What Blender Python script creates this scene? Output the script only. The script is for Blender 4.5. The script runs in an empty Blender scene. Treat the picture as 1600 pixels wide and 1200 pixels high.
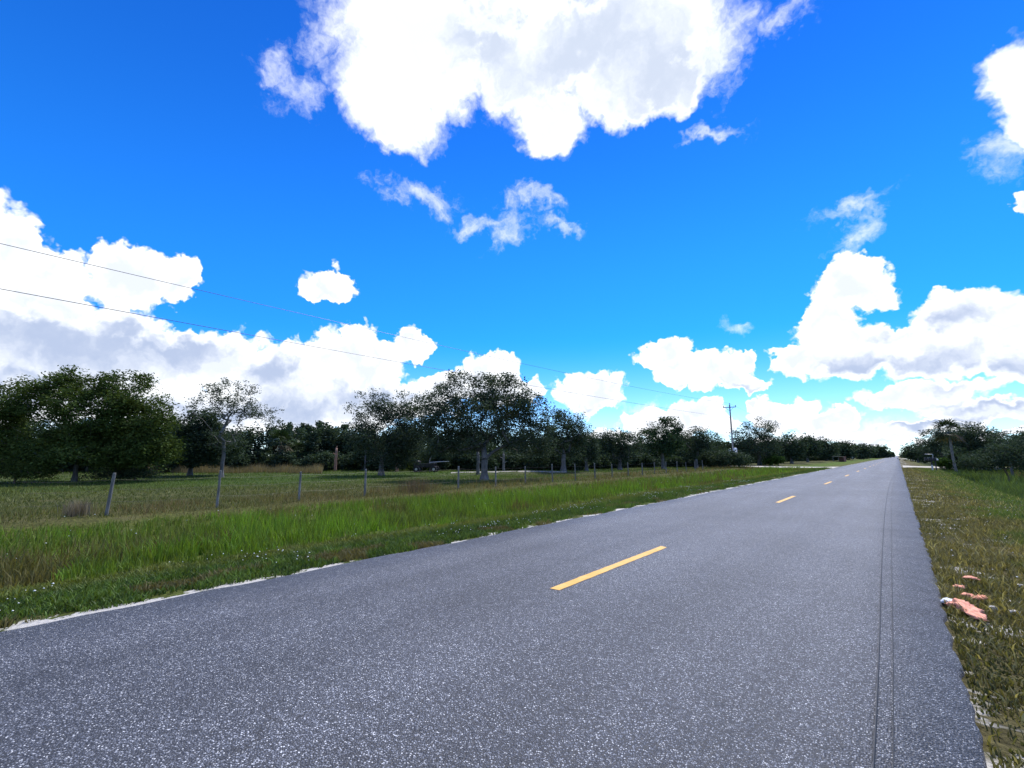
import bpy, math, random
import numpy as np
from mathutils import Matrix, Vector

rng = np.random.default_rng(11)
random.seed(11)
scn = bpy.context.scene
COL = scn.collection

# ------------------------------------------------------------------ camera
F = 700.0; EYE = 1.55                                   # focal length in photo pixels, eye height
PITCH = math.atan(112 / F); YAW = math.atan(603 * math.cos(PITCH) / F)
RIGHT = np.array([math.cos(YAW), math.sin(YAW), 0.]); FH = np.array([-math.sin(YAW), math.cos(YAW), 0.])
UP = np.array([0, 0, 1.]); FW = FH * math.cos(PITCH) + UP * math.sin(PITCH); CU = UP * math.cos(PITCH) - FH * math.sin(PITCH)
cam = bpy.data.cameras.new('camera'); cam.sensor_width = 36; cam.lens = 36 * F / 1600
cam.clip_start = 0.05; cam.clip_end = 6000
camo = bpy.data.objects.new('camera', cam); COL.objects.link(camo)
camo.matrix_world = Matrix.Translation((0, 0, EYE)) @ Matrix((RIGHT, CU, -FW)).transposed().to_4x4()
scn.camera = camo

def ray(x, y):
    return RIGHT * (x - 800) / F + CU * (600 - y) / F + FW
def nray(x, y):
    d = ray(x, y); return d / np.linalg.norm(d)
def on_x(x, X):                                          # where the sight line of photo column x meets the plane X
    d = ray(x, 712); return X / d[0] * d[1]
def spot(x, depth):                                      # ground point of photo column x at a depth
    d = ray(x, 712); return d[0] * depth, d[1] * depth
def px_of(P):
    v = P - np.array([0, 0, EYE]); w = v @ FW
    return 800 + F * (v @ RIGHT) / np.where(w > .01, w, .01), 600 - F * (v @ CU) / np.where(w > .01, w, .01), w

# ------------------------------------------------------------------ render settings
scn.render.engine = 'CYCLES'
scn.cycles.use_denoising = True
scn.cycles.max_bounces = 6; scn.cycles.diffuse_bounces = 3; scn.cycles.glossy_bounces = 2
scn.cycles.transmission_bounces = 4; scn.cycles.sample_clamp_indirect = 6
scn.view_settings.view_transform = 'Standard'; scn.view_settings.look = 'None'
scn.view_settings.exposure = 0.7; scn.view_settings.gamma = 1.0
scn.view_settings.use_curve_mapping = False

# ------------------------------------------------------------------ sun and sky
sd = nray(1120, -330)
SUN_EL = math.asin(sd[2]); SUN_AZ = math.atan2(sd[0], sd[1])
sun = bpy.data.lights.new('sun', 'SUN'); sun.energy = 3.2; sun.angle = math.radians(7); sun.color = (1.0, .965, .905)
suno = bpy.data.objects.new('sun', sun); COL.objects.link(suno)
suno.rotation_euler = Vector(sd).to_track_quat('Z', 'Y').to_euler(); suno.location = (0, 0, 40)

class NT:
    def __init__(s, tree): s.t = tree; s.n = tree.nodes; s.l = tree.links
    def new(s, typ, **kw):
        n = s.n.new(typ)
        for k, v in kw.items(): setattr(n, k, v)
        return n
    def put(s, n, i, v):
        if hasattr(v, 'is_linked') or isinstance(v, bpy.types.NodeSocket): s.l.new(v, n.inputs[i])
        else: n.inputs[i].default_value = v
    def math(s, op, a, b=0., c=0., clamp=False):
        n = s.new('ShaderNodeMath', operation=op); n.use_clamp = clamp
        for i, v in enumerate((a, b, c)): s.put(n, i, v)
        return n.outputs[0]
    def vmath(s, op, a, b=(0, 0, 0), out=0):
        n = s.new('ShaderNodeVectorMath', operation=op); s.put(n, 0, a); s.put(n, 1, b); return n.outputs[out]
    def noise(s, vec, scale, detail=4., rough=.5, out=0, dist=0.):
        n = s.new('ShaderNodeTexNoise'); s.put(n, 'Vector', vec); s.put(n, 'Scale', scale); s.put(n, 'Detail', detail)
        s.put(n, 'Roughness', rough); s.put(n, 'Distortion', dist); return n.outputs[out]
    def voro(s, vec, scale, feature='F1', out='Distance'):
        n = s.new('ShaderNodeTexVoronoi', feature=feature); s.put(n, 'Vector', vec); s.put(n, 'Scale', scale); return n.outputs[out]
    def step(s, v, a, b, lo=0., hi=1.):
        n = s.new('ShaderNodeMapRange', interpolation_type='SMOOTHSTEP'); s.put(n, 0, v)
        for i, q in enumerate((a, b, lo, hi)): s.put(n, 1 + i, q)
        return n.outputs[0]
    def ramp(s, v, stops):
        n = s.new('ShaderNodeValToRGB'); e = n.color_ramp.elements
        while len(e) < len(stops): e.new(.5)
        for q, (p, c) in zip(e, stops): q.position = p; q.color = (*c, 1)
        s.put(n, 0, v); return n.outputs[0]
    def mix(s, f, a, b, mode='MIX'):
        n = s.new('ShaderNodeMix', data_type='RGBA', blend_type=mode)
        s.put(n, 0, f)
        for i, v in ((6, a), (7, b)): s.put(n, i, (*v, 1) if isinstance(v, tuple) and len(v) == 3 else v)
        return n.outputs[2]

world = bpy.data.worlds.new('World'); scn.world = world; world.use_nodes = True
W = NT(world.node_tree); W.n.clear()
sky = W.new('ShaderNodeTexSky', sky_type='NISHITA'); sky.sun_disc = False
sky.sun_elevation = SUN_EL; sky.sun_rotation = SUN_AZ; sky.air_density = 1.0; sky.dust_density = 0.; sky.ozone_density = 3.0
D = W.vmath('NORMALIZE', W.new('ShaderNodeTexCoord').outputs['Generated'])
sep_ = W.new('ShaderNodeSeparateXYZ'); W.l.new(D, sep_.inputs[0]); sep_z = sep_.outputs[2]
gain = W.mix(W.step(sep_z, .0, .26), (.75, .98, 1.35), W.mix(W.step(sep_z, .34, .80), (.094, .69, 1.50), (.062, .46, 1.20)))                # the deep blue of the photograph's white balance
bg_sky = W.new('ShaderNodeBackground'); W.l.new(W.vmath('MULTIPLY', sky.outputs[0], gain), bg_sky.inputs[0]); bg_sky.inputs[1].default_value = 0.1

def blob_field(vec, blobs, k):                           # smooth union of flat ellipses given by azimuth and elevation
    sp_ = W.new('ShaderNodeSeparateXYZ'); W.l.new(vec, sp_.inputs[0])
    cb = W.new('ShaderNodeCombineXYZ'); W.l.new(W.math('ARCTAN2', sp_.outputs[0], sp_.outputs[1]), cb.inputs[0]); W.l.new(W.math('ARCSINE', W.math('MINIMUM', sp_.outputs[2], .999)), cb.inputs[1])
    s = None
    for x, y, rx, ry in blobs:
        ae = lambda x, y: (math.atan2(nray(x, y)[0], nray(x, y)[1]), math.asin(nray(x, y)[2]))
        u0, v0 = ae(x, y); ua, va = ae(x + rx, y); ub, vb = ae(x - rx, y); uc, vc = ae(x, y + ry); ud, vd = ae(x, y - ry)
        a, b = abs(ua - ub) / 2, abs(vc - vd) / 2
        n = W.new('ShaderNodeVectorMath', operation='MULTIPLY_ADD'); W.l.new(cb.outputs[0], n.inputs[0]); n.inputs[1].default_value = (1 / a, 1 / b, 0); n.inputs[2].default_value = (-u0 / a, -v0 / b, 0)
        L = W.vmath('DOT_PRODUCT', n.outputs[0], n.outputs[0], out=1)
        s = L if s is None else W.math('SMOOTH_MIN', s, L, k)
    return W.math('SQRT', W.math('MAXIMUM', s, 0.))

CUM = [(800, -130, 380, 190), (650, 60, 130, 100), (618, 160, 80, 66), (690, 110, 90, 80), (840, 90, 150, 100), (985, 70, 160, 100), (862, 190, 48, 55), (1055, 130, 55, 45), (960, 150, 80, 45),
       (-10, 400, 75, 85), (80, 455, 90, 75), (215, 430, 75, 50), (280, 440, 40, 40), (130, 560, 260, 95), (330, 560, 110, 62), (420, 590, 110, 58), (-150, 520, 160, 130),
       (560, 572, 95, 58), (645, 540, 32, 36), (540, 630, 190, 50), (765, 592, 60, 42), (700, 605, 46, 26), (830, 608, 26, 20), (513, 456, 44, 24), (925, 612, 58, 34),
       (1040, 550, 58, 26), (1095, 578, 80, 30), (1160, 592, 50, 12), (1165, 556, 22, 18),
       (1325, 445, 66, 46), (1290, 510, 58, 50), (1330, 548, 125, 46), (1500, 490, 105, 52), (1590, 505, 60, 42), (1480, 558, 130, 44), (1600, 575, 80, 38), (1240, 555, 36, 26),
       (1230, 640, 65, 27), (1180, 622, 18, 16), (1300, 655, 60, 20), (1055, 658, 92, 30), (1105, 640, 40, 18), (1440, 622, 125, 26), (1570, 650, 130, 24), (960, 685, 55, 18), (1450, 676, 110, 12), (1260, 685, 90, 14), (1560, 690, 120, 8), (1370, 697, 90, 6),
       (330, 650, 330, 38), (1610, 110, 70, 75), (1625, 200, 65, 55), (1585, 325, 34, 20), (1780, 420, 160, 160)]
WISP = [(470, 130, 38, 28), (440, 98, 34, 20), (655, 292, 50, 22), (690, 315, 20, 26), (775, 350, 55, 14), (792, 372, 28, 18), (830, 320, 36, 18), (870, 358, 36, 12), (735, 352, 26, 12),
        (1330, 378, 28, 20), (1350, 365, 26, 18), (1325, 332, 42, 16), (1158, 503, 22, 11), (1240, 18, 50, 24), (1560, 250, 45, 35), (1110, 200, 50, 12), (520, 60, 40, 40), (1110, 60, 45, 70), (1350, 672, 90, 12), (1340, 690, 70, 8), (1200, 665, 70, 14), (1010, 635, 40, 8)]
SHADE = [(70, 535, 200, 55), (260, 535, 150, 42), (20, 605, 160, 34), (330, 650, 200, 16), (440, 640, 120, 28), (420, 580, 70, 28), (600, 622, 80, 22), (760, 625, 70, 14), (900, 85, 150, 80), (770, 70, 70, 90), (1040, 100, 90, 70), (1380, 574, 170, 26), (1290, 582, 90, 18), (1470, 498, 100, 20), (1520, 588, 140, 26), (1370, 640, 30, 9), (1560, 640, 110, 12), (1480, 668, 120, 10), (1130, 605, 70, 8), (920, 640, 60, 8),]
n1 = W.noise(D, 6.0, 4., .55, out=1)
n2 = W.noise(D, 26.0, 3.5, .62, out=1)
o1 = W.vmath('SUBTRACT', n1, (.5, .5, .5)); o2 = W.vmath('SUBTRACT', n2, (.5, .5, .5))
dd = W.vmath('ADD', W.vmath('ADD', D, W.vmath('MULTIPLY', o1, (.085, .085, .085))), W.vmath('MULTIPLY', o2, (.056, .056, .056)))
cs = blob_field(dd, CUM, .40)
v1 = W.voro(dd, 17.)
fb = W.noise(dd, 13., 5., .6); v2 = W.voro(dd, 46.)
high = W.step(sep_z, .30, .52)                                                          # high clouds fray, low ones are crisp
cs2 = W.math('ADD', cs, W.math('ADD', W.math('MULTIPLY', W.math('SUBTRACT', v1, .42), W.math('SUBTRACT', .40, W.math('MULTIPLY', high, .3))), W.math('MULTIPLY', W.math('SUBTRACT', fb, .5), W.math('ADD', .55, W.math('MULTIPLY', high, .7)))))
cs2 = W.math('ADD', cs2, W.math('MULTIPLY', W.math('SUBTRACT', v2, .42), W.math('SUBTRACT', .24, W.math('MULTIPLY', high, .2))))
soft = W.math('ADD', .085, W.math('MULTIPLY', high, .22))
dens = W.step(cs2, W.math('ADD', 1.0, soft), W.math('SUBTRACT', 1.0, soft))
dw = W.vmath('ADD', D, W.vmath('ADD', W.vmath('MULTIPLY', o1, (.12, .12, .12)), W.vmath('MULTIPLY', o2, (.07, .07, .07))))
ws = blob_field(dw, WISP, .2)
fr = W.noise(dw, 24., 4., .65)
dens_w = W.math('MULTIPLY', W.step(W.math('ADD', ws, W.math('MULTIPLY', W.math('SUBTRACT', fr, .5), 3.0)), 1.5, -.6), .62)
# the same broken cumulus goes on all round the sky, beyond the part in view
zc = W.math('MAXIMUM', sep_z, .08)
cmb = W.new('ShaderNodeCombineXYZ'); [W.l.new(zc, cmb.inputs[i]) for i in range(3)]
gen = W.step(W.noise(W.vmath('DIVIDE', D, cmb.outputs[0]), 1.1, 3., .55), .50, .60)
away = W.step(W.vmath('DOT_PRODUCT', D, tuple(nray(800, 600)), out=1), .50, .36)
total = W.math('MAXIMUM', W.math('MAXIMUM', dens, dens_w), W.math('MULTIPLY', gen, away), clamp=True)
# grey undersides where the clouds are thick, white where the sun reaches them
ss = blob_field(dd, SHADE, .4)
shade = W.step(W.math('ADD', ss, W.math('MULTIPLY', W.math('SUBTRACT', fb, .5), 2.4)), 1.9, .1)
shade = W.math('MULTIPLY', shade, W.step(cs2, 1.0, .55))
folds = W.math('MULTIPLY', W.step(W.math('ADD', v1, W.math('MULTIPLY', fb, .8)), .58, 1.1), .48)
shade = W.math('MAXIMUM', shade, W.math('MULTIPLY', folds, W.step(cs2, .95, .5)))
cl = W.mix(W.math('MULTIPLY', shade, .92), (.78, .80, .825), W.mix(high, (.285, .350, .500), (.40, .455, .565)))
bg_cl = W.new('ShaderNodeBackground'); W.l.new(cl, bg_cl.inputs[0])
mx = W.new('ShaderNodeMixShader'); W.l.new(total, mx.inputs[0]); W.l.new(bg_sky.outputs[0], mx.inputs[1]); W.l.new(bg_cl.outputs[0], mx.inputs[2])
wo = W.new('ShaderNodeOutputWorld'); W.l.new(mx.outputs[0], wo.inputs[0])
world.cycles.sampling_method = 'MANUAL'; world.cycles.sample_map_resolution = 512

# ------------------------------------------------------------------ helpers
def tag(o, label=None, cat=None, group=None, kind=None):
    for k, v in (('label', label), ('category', cat), ('group', group), ('kind', kind)):
        if v: o[k] = v
    return o
def empty(name, loc, rz=0.):
    o = bpy.data.objects.new(name, None); COL.objects.link(o); o.location = loc; o.rotation_euler = (0, 0, rz); o.empty_display_size = .2
    return o
def obj(name, me, parent=None, loc=(0, 0, 0), rz=0.):
    o = bpy.data.objects.new(name, me); COL.objects.link(o); o.location = loc; o.rotation_euler = (0, 0, rz)
    if parent: o.parent = parent
    return o
def np_mesh(name, V, Fc, m, col=None, smooth=False):     # V (n,3); Fc (k,3) or (k,4)
    me = bpy.data.meshes.new(name); V = np.asarray(V, np.float32); Fc = np.asarray(Fc, np.int32); k, s = Fc.shape
    me.vertices.add(len(V)); me.vertices.foreach_set('co', V.ravel())
    me.loops.add(k * s); me.loops.foreach_set('vertex_index', Fc.ravel())
    me.polygons.add(k); me.polygons.foreach_set('loop_start', np.arange(0, k * s, s, dtype=np.int32))
    if smooth: me.polygons.foreach_set('use_smooth', np.ones(k, bool))
    if col is not None:
        a = me.color_attributes.new('tint', 'FLOAT_COLOR', 'POINT')
        a.data.foreach_set('color', np.concatenate([col, np.ones((len(V), 1))], 1).astype(np.float32).ravel())
    me.materials.append(m); me.update(calc_edges=True); return me
class MB:                                                # collects shapes into one mesh
    def __init__(s): s.v = []; s.f = []
    def add(s, V, Fc):
        o = len(s.v); s.v += [tuple(p) for p in V]; s.f += [tuple(i + o for i in f) for f in Fc]; return s
    def box(s, c, size, bev=.0, rot=None):
        x, y, z = (q / 2 for q in size); b = bev
        V = []
        for sz in (-1, 1):
            for (zz, ins) in (((sz * z, b), (sz * (z - b), 0)) if sz < 0 else ((sz * (z - b), 0), (sz * z, b))):
                for px, py in ((-x + b + ins, -y + ins), (x - b - ins, -y + ins), (x - ins, -y + b + ins), (x - ins, y - b - ins), (x - b - ins, y - ins), (-x + b + ins, y - ins), (-x + ins, y - b - ins), (-x + ins, -y + b + ins)):
                    V.append(Vector((px, py, zz)))
        if rot: V = [rot @ p for p in V]
        V = [p + Vector(c) for p in V]
        Fc = [tuple(range(7, -1, -1)), tuple(range(24, 32))]
        for r in range(3):
            for i in range(8): Fc.append((r * 8 + i, r * 8 + (i + 1) % 8, r * 8 + 8 + (i + 1) % 8, r * 8 + 8 + i))
        return s.add(V, Fc)
    def tube(s, pts, rad, n=8, cap=True):
        pts = [Vector(p) for p in pts]; rad = rad if hasattr(rad, '__len__') else [rad] * len(pts)
        V = []; Fc = []
        for i, p in enumerate(pts):
            t = (pts[min(i + 1, len(pts) - 1)] - pts[max(i - 1, 0)]).normalized()
            a = t.cross(Vector((0, 0, 1)) if abs(t.z) < .9 else Vector((1, 0, 0))).normalized(); b = t.cross(a)
            for k in range(n):
                w = 2 * math.pi * k / n; V.append(p + (a * math.cos(w) + b * math.sin(w)) * rad[i])
        for i in range(len(pts) - 1):
            for k in range(n): Fc.append((i * n + k, i * n + (k + 1) % n, (i + 1) * n + (k + 1) % n, (i + 1) * n + k))
        if cap: Fc += [tuple(range(n - 1, -1, -1)), tuple((len(pts) - 1) * n + k for k in range(n))]
        return s.add(V, Fc)
    def mesh(s, name, m, smooth=False):
        me = bpy.data.meshes.new(name); me.from_pydata(s.v, [], s.f); me.materials.append(m)
        if smooth: me.polygons.foreach_set('use_smooth', [True] * len(me.polygons))
        me.update(); return me
    def build(s, name, m, parent=None, smooth=False, loc=(0, 0, 0), rz=0.): return obj(name, s.mesh(name, m, smooth), parent, loc, rz)

def vnoise(x, y, sc, seed=0):                            # smooth value noise, arrays
    x = np.asarray(x, float) / sc + seed * 17.3; y = np.asarray(y, float) / sc + seed * 9.1
    xi = np.floor(x); yi = np.floor(y); fx = x - xi; fy = y - yi; fx = fx * fx * (3 - 2 * fx); fy = fy * fy * (3 - 2 * fy)
    def h(a, b):
        q = np.sin(a * 127.1 + b * 311.7 + seed * 74.7) * 43758.5453; return q - np.floor(q)
    return (h(xi, yi) * (1 - fx) + h(xi + 1, yi) * fx) * (1 - fy) + (h(xi, yi + 1) * (1 - fx) + h(xi + 1, yi + 1) * fx) * fy

# ------------------------------------------------------------------ materials
def material(name):
    m = bpy.data.materials.new(name); m.use_nodes = True; t = NT(m.node_tree); t.n.clear()
    p = t.new('ShaderNodeBsdfPrincipled'); o = t.new('ShaderNodeOutputMaterial'); t.l.new(p.outputs[0], o.inputs[0])
    return m, t, p, o
def flat(name, c, rough=.7, var=.25, scale=20., metal=0., bump=0.):
    m, t, p, o = material(name); co = t.new('ShaderNodeTexCoord').outputs['Object']
    n = t.noise(co, scale, 5., .6)
    t.l.new(t.mix(t.step(n, .3, .7), tuple(q * (1 - var) for q in c), tuple(min(1, q * (1 + var)) for q in c)), p.inputs['Base Color'])
    p.inputs['Roughness'].default_value = rough; p.inputs['Metallic'].default_value = metal
    if bump:
        b = t.new('ShaderNodeBump'); b.inputs['Strength'].default_value = bump; t.l.new(n, b.inputs['Height']); t.l.new(b.outputs[0], p.inputs['Normal'])
    return m
def leafy(name, tr=.25, rough=.6, mult=(1, 1, 1), spec=.25):       # colour from each leaf's own tint
    m, t, p, o = material(name); a = t.new('ShaderNodeAttribute', attribute_name='tint')
    c = t.mix(1., a.outputs['Color'], mult, 'MULTIPLY')
    t.l.new(c, p.inputs['Base Color']); p.inputs['Roughness'].default_value = rough; p.inputs['Specular IOR Level'].default_value = spec
    tb = t.new('ShaderNodeBsdfTranslucent'); t.l.new(t.mix(1., c, (1.25, 1.2, .6), 'MULTIPLY'), tb.inputs[0])
    mx = t.new('ShaderNodeMixShader'); mx.inputs[0].default_value = tr
    t.l.new(p.outputs[0], mx.inputs[1]); t.l.new(tb.outputs[0], mx.inputs[2]); t.l.new(mx.outputs[0], o.inputs[0]); return m
def wood(name, c1, c2, rough=.85, bump=.6):
    m, t, p, o = material(name); co = t.new('ShaderNodeTexCoord').outputs['Object']
    st = t.vmath('MULTIPLY', co, (22, 22, 3.)); n = t.noise(st, 1., 6., .65); n2 = t.noise(co, 2.2, 3., .5)
    c = t.mix(t.step(n, .3, .7), c1, c2); c = t.mix(t.math('MULTIPLY', t.step(n2, .45, .7), .5), c, tuple(q * 1.5 for q in c2))
    t.l.new(c, p.inputs['Base Color']); p.inputs['Roughness'].default_value = rough
    b = t.new('ShaderNodeBump'); b.inputs['Strength'].default_value = bump; b.inputs['Distance'].default_value = .03
    t.l.new(n, b.inputs['Height']); t.l.new(b.outputs[0], p.inputs['Normal']); return m

M = {}
M['leaf'] = leafy('leaf', .22, .75, (1.05, 1.22, 1.05), .07); M['grass'] = leafy('grass_blade', .30, .55); M['palm'] = leafy('palm_frond', .15, .5)
M['bark'] = wood('bark_grey', (.055, .055, .052), (.15, .15, .145)); M['bark_brown'] = wood('bark_brown', (.07, .05, .038), (.17, .13, .10))
M['post'] = wood('weathered_post', (.08, .08, .075), (.19, .19, .18)); M['pole'] = wood('pole_wood', (.12, .115, .11), (.24, .23, .22), bump=.3)
M['red_wood'] = wood('reddish_snag', (.16, .09, .06), (.30, .18, .13)); M['palm_trunk'] = wood('palm_trunk', (.09, .085, .075), (.22, .21, .19))
M['white'] = flat('white_paint', (.78, .79, .80), .45, .06); M['wire'] = flat('wire', (.05, .05, .055), .5, .1, 3, .6)
M['black'] = flat('black_paint', (.012, .012, .016), .45, .3); M['dark_steel'] = flat('dark_steel', (.02, .02, .026), .55, .3)
M['pale_metal'] = flat('pale_metal', (.50, .50, .50), .45, .1, 8, .2); M['ceramic'] = flat('brown_ceramic', (.10, .07, .06), .3)
M['rubber'] = flat('rubber', (.02, .02, .02), .8); M['cable'] = flat('cable', (.014, .014, .015), .6, .2, 4)
M['orange'] = flat('orange_cloth', (.78, .33, .22), .85, .30, 30, bump=.6); M['cloth_white'] = flat('white_cloth', (.72, .76, .80), .8, .06, 30)
M['stone'] = flat('pale_stone', (.55, .52, .47), .9, .2, 60, bump=.4); M['tan'] = flat('tan_roof', (.38, .32, .24), .8, .15, 4); M['brick'] = flat('reddish_wall', (.24, .12, .10), .85, .25, 8)
M['track'] = flat('track_sand', (.25, .235, .19), .95, .35, 1.2); M['flower'] = flat('white_petals', (.78, .80, .78), .8, .08, 80); M['sandd'] = flat('driveway_sand', (.47, .44, .37), .95, .18, 1.5, bump=.3)

def asphalt():
    m, t, p, o = material('asphalt'); co = t.new('ShaderNodeTexCoord').outputs['Object']
    wob = t.vmath('ADD', co, t.vmath('MULTIPLY', t.noise(co, 60., 2., .5, out=1), (.006, .006, .006)))
    vcol = t.voro(wob, 112., out='Color'); sep = t.new('ShaderNodeSeparateColor'); t.l.new(vcol, sep.inputs[0])
    vd = t.voro(wob, 112.)
    chip = t.ramp(sep.outputs[0], [(0, (.018, .020, .026)), (.35, (.055, .060, .074)), (.72, (.150, .163, .195)), (.92, (.33, .345, .38)), (1., (.70, .71, .72))])
    gap = t.step(vd, .30, .62); c = t.mix(gap, chip, (.028, .029, .033))
    big = t.noise(co, .35, 4., .55); lane = t.noise(t.vmath('MULTIPLY', co, (.9, .035, 1)), 1., 4., .55)
    grit = t.noise(co, 34., 3., .7)
    mid = t.noise(co, 7., 4., .6)
    f = t.math('ADD', t.math('ADD', t.step(big, .3, .7, .84, 1.16), t.step(lane, .32, .68, -.22, .20)), t.math('ADD', t.step(mid, .3, .7, -.08, .08), t.step(grit, .3, .7, -.22, .22)))
    c = t.mix(1., c, t.new('ShaderNodeCombineColor').outputs[0], 'MULTIPLY')
    cc = t.n[-1] if False else None
    comb = [n for n in t.n if n.bl_idname == 'ShaderNodeCombineColor'][0]
    for i in range(3): t.l.new(f, comb.inputs[i])
    # hair cracks where the surface has aged, and a few dark drip stains down the lanes
    cw = t.vmath('ADD', t.vmath('MULTIPLY', co, (.55, .28, 1)), t.vmath('MULTIPLY', t.noise(co, 1.5, 5., .7, out=1), (.5, .5, .5)))
    ck = t.math('MULTIPLY', t.step(t.voro(cw, 1., 'DISTANCE_TO_EDGE'), .010, .003), t.step(t.noise(co, .30, 2., .5), .55, .68))
    c = t.mix(t.math('MULTIPLY', ck, .8), c, (.022, .022, .024))
    dr_ = t.math('MULTIPLY', t.step(t.noise(t.vmath('MULTIPLY', co, (1., .5, 1)), 3.1, 3., .6), .66, .74), .35); c = t.mix(dr_, c, (.04, .04, .043))
    t.l.new(c, p.inputs['Base Color']); p.inputs['Roughness'].default_value = .56; p.inputs['Specular IOR Level'].default_value = .42
    b = t.new('ShaderNodeBump'); b.inputs['Strength'].default_value = .75; b.inputs['Distance'].default_value = .006
    hgt = t.math('ADD', t.math('MULTIPLY', vd, -1.), t.math('MULTIPLY', sep.outputs[1], .6))
    t.l.new(hgt, b.inputs['Height']); t.l.new(b.outputs[0], p.inputs['Normal']); return m
M['asphalt'] = asphalt()
def road_paint():
    m, t, p, o = material('yellow_road_paint'); co = t.new('ShaderNodeTexCoord').outputs['Object']
    n = t.noise(co, 70., 4., .6); n2 = t.noise(co, 5., 4., .6)
    c = t.mix(t.step(n2, .35, .7), (.66, .36, .045), (.74, .43, .10)); c = t.mix(t.step(n, .58, .72), c, (.30, .22, .10))
    t.l.new(c, p.inputs['Base Color']); p.inputs['Roughness'].default_value = .6
    b = t.new('ShaderNodeBump'); b.inputs['Strength'].default_value = .6; b.inputs['Distance'].default_value = .004; t.l.new(t.voro(co, 95.), b.inputs['Height']); t.l.new(b.outputs[0], p.inputs['Normal'])
    return m
M['paint'] = road_paint()

RL, RR = -6.24, 0.19                                     # road edges
def ground_mat():
    m, t, p, o = material('ground_soil_and_turf'); co = t.new('ShaderNodeTexCoord').outputs['Object']
    s = t.new('ShaderNodeSeparateXYZ'); t.l.new(co, s.inputs[0])
    nx = t.math('ADD', s.outputs[0], t.math('MULTIPLY', t.math('SUBTRACT', t.noise(co, .45, 4., .6), .5), 3.2))
    g = t.ramp(t.math('DIVIDE', t.math('ADD', nx, 60.), 80.), [
        (0., (.050, .060, .020)), (.36, (.042, .074, .015)), (.43, (.060, .072, .022)), (.545, (.066, .068, .024)), (.56, (.070, .078, .022)), (.60, (.070, .120, .014)),
        (.635, (.075, .110, .018)), (.655, (.095, .110, .026)), (.675, (.042, .066, .014)), (.74, (.060, .060, .028)), (.77, (.100, .088, .038)), (.795, (.078, .090, .026)), (.82, (.030, .045, .012)), (1., (.05, .06, .02))])
    f = t.noise(co, 16., 6., .7); g = t.mix(t.step(f, .35, .7), t.mix(1., g, (.5, .48, .45), 'MULTIPLY'), t.mix(1., g, (1.9, 1.8, 1.7), 'MULTIPLY'))
    dry = t.step(t.noise(co, .9, 5., .65), .52, .68); g = t.mix(t.math('MULTIPLY', dry, .45), g, (.125, .105, .055))
    # pale sand shows along the asphalt and in bare patches of the right verge
    dl = t.math('SUBTRACT', RL, s.outputs[0]); dr = t.math('SUBTRACT', s.outputs[0], RR)
    en = t.math('ADD', t.math('MULTIPLY', t.noise(co, 1.6, 5., .65), .65), t.math('MULTIPLY', t.noise(co, 9., 4., .7), .35))
    wl = t.math('ADD', .11, t.math('MULTIPLY', t.step(en, .40, .62), .36))
    sl = t.math('MULTIPLY', t.step(t.math('SUBTRACT', wl, dl), -.02, .06), t.step(dl, -1., -.5))
    pr = t.math('MULTIPLY', t.step(t.noise(t.vmath('MULTIPLY', co, (1.2, 2.2, 1)), 1., 5., .6), .54, .62), t.math('MULTIPLY', t.step(dr, 1.5, .6), t.step(dr, -1., -.5)))
    sand = t.math('MAXIMUM', sl, pr)
    sc = t.mix(t.noise(co, 45., 5., .7), (.30, .285, .25), (.72, .70, .66))
    g = t.mix(sand, g, sc)
    t.l.new(g, p.inputs['Base Color']); p.inputs['Roughness'].default_value = .95; p.inputs['Specular IOR Level'].default_value = .1
    b = t.new('ShaderNodeBump'); b.inputs['Strength'].default_value = .8; b.inputs['Distance'].default_value = .05
    t.l.new(f, b.inputs['Height']); t.l.new(b.outputs[0], p.inputs['Normal']); return m
M['ground'] = ground_mat()

# ------------------------------------------------------------------ terrain
PX = [-4000, -60, -40, -22, -17, -15.4, -13.6, -11.5, -9.2, -7.6, -6.24, -6.0, 0., .19, 1.6, 3.4, 5.0, 7., 9.5, 12.5, 15, 4000]
PZ = [0, 0, -.02, -.05, -.05, -.08, -.30, -.36, -.20, -.07, -.025, -.10, -.10, -.03, -.06, -.20, -.75, -1.15, -1.15, -.35, -.1, -.1]
DL_Y, DR_Y = 76., 90.
def terrain(x, y):
    x = np.asarray(x, float); y = np.asarray(y, float)
    z = np.interp(x, PX, PZ)
    off = np.clip(np.minimum(np.abs(x - RL), np.abs(x - RR)) / 3., 0, 1) * ((x < RL) | (x > RR))
    z = z + off * ((vnoise(x, y, 3.1, 1) - .5) * .10 + (vnoise(x, y, 11., 2) - .5) * .16)
    k = np.clip(1.5 - np.abs(y - DL_Y) / 4., 0, 1) * (x < RL); z = z * (1 - k) + k * np.maximum(z, -.05)
    k = np.clip(1.5 - np.abs(y - DR_Y) / 7., 0, 1) * (x > RR); z = z * (1 - k) + k * np.maximum(z, -.06)
    mx_, my_ = spot(820, 41); k = np.exp(-(((x - mx_) * RIGHT[0] + (y - my_) * RIGHT[1]) / 6.5) ** 2 - (((x - mx_) * FH[0] + (y - my_) * FH[1]) / 2.) ** 2)
    return z + .22 * k
def tz(x, y): return float(terrain(np.array([x]), np.array([y]))[0])

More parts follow.
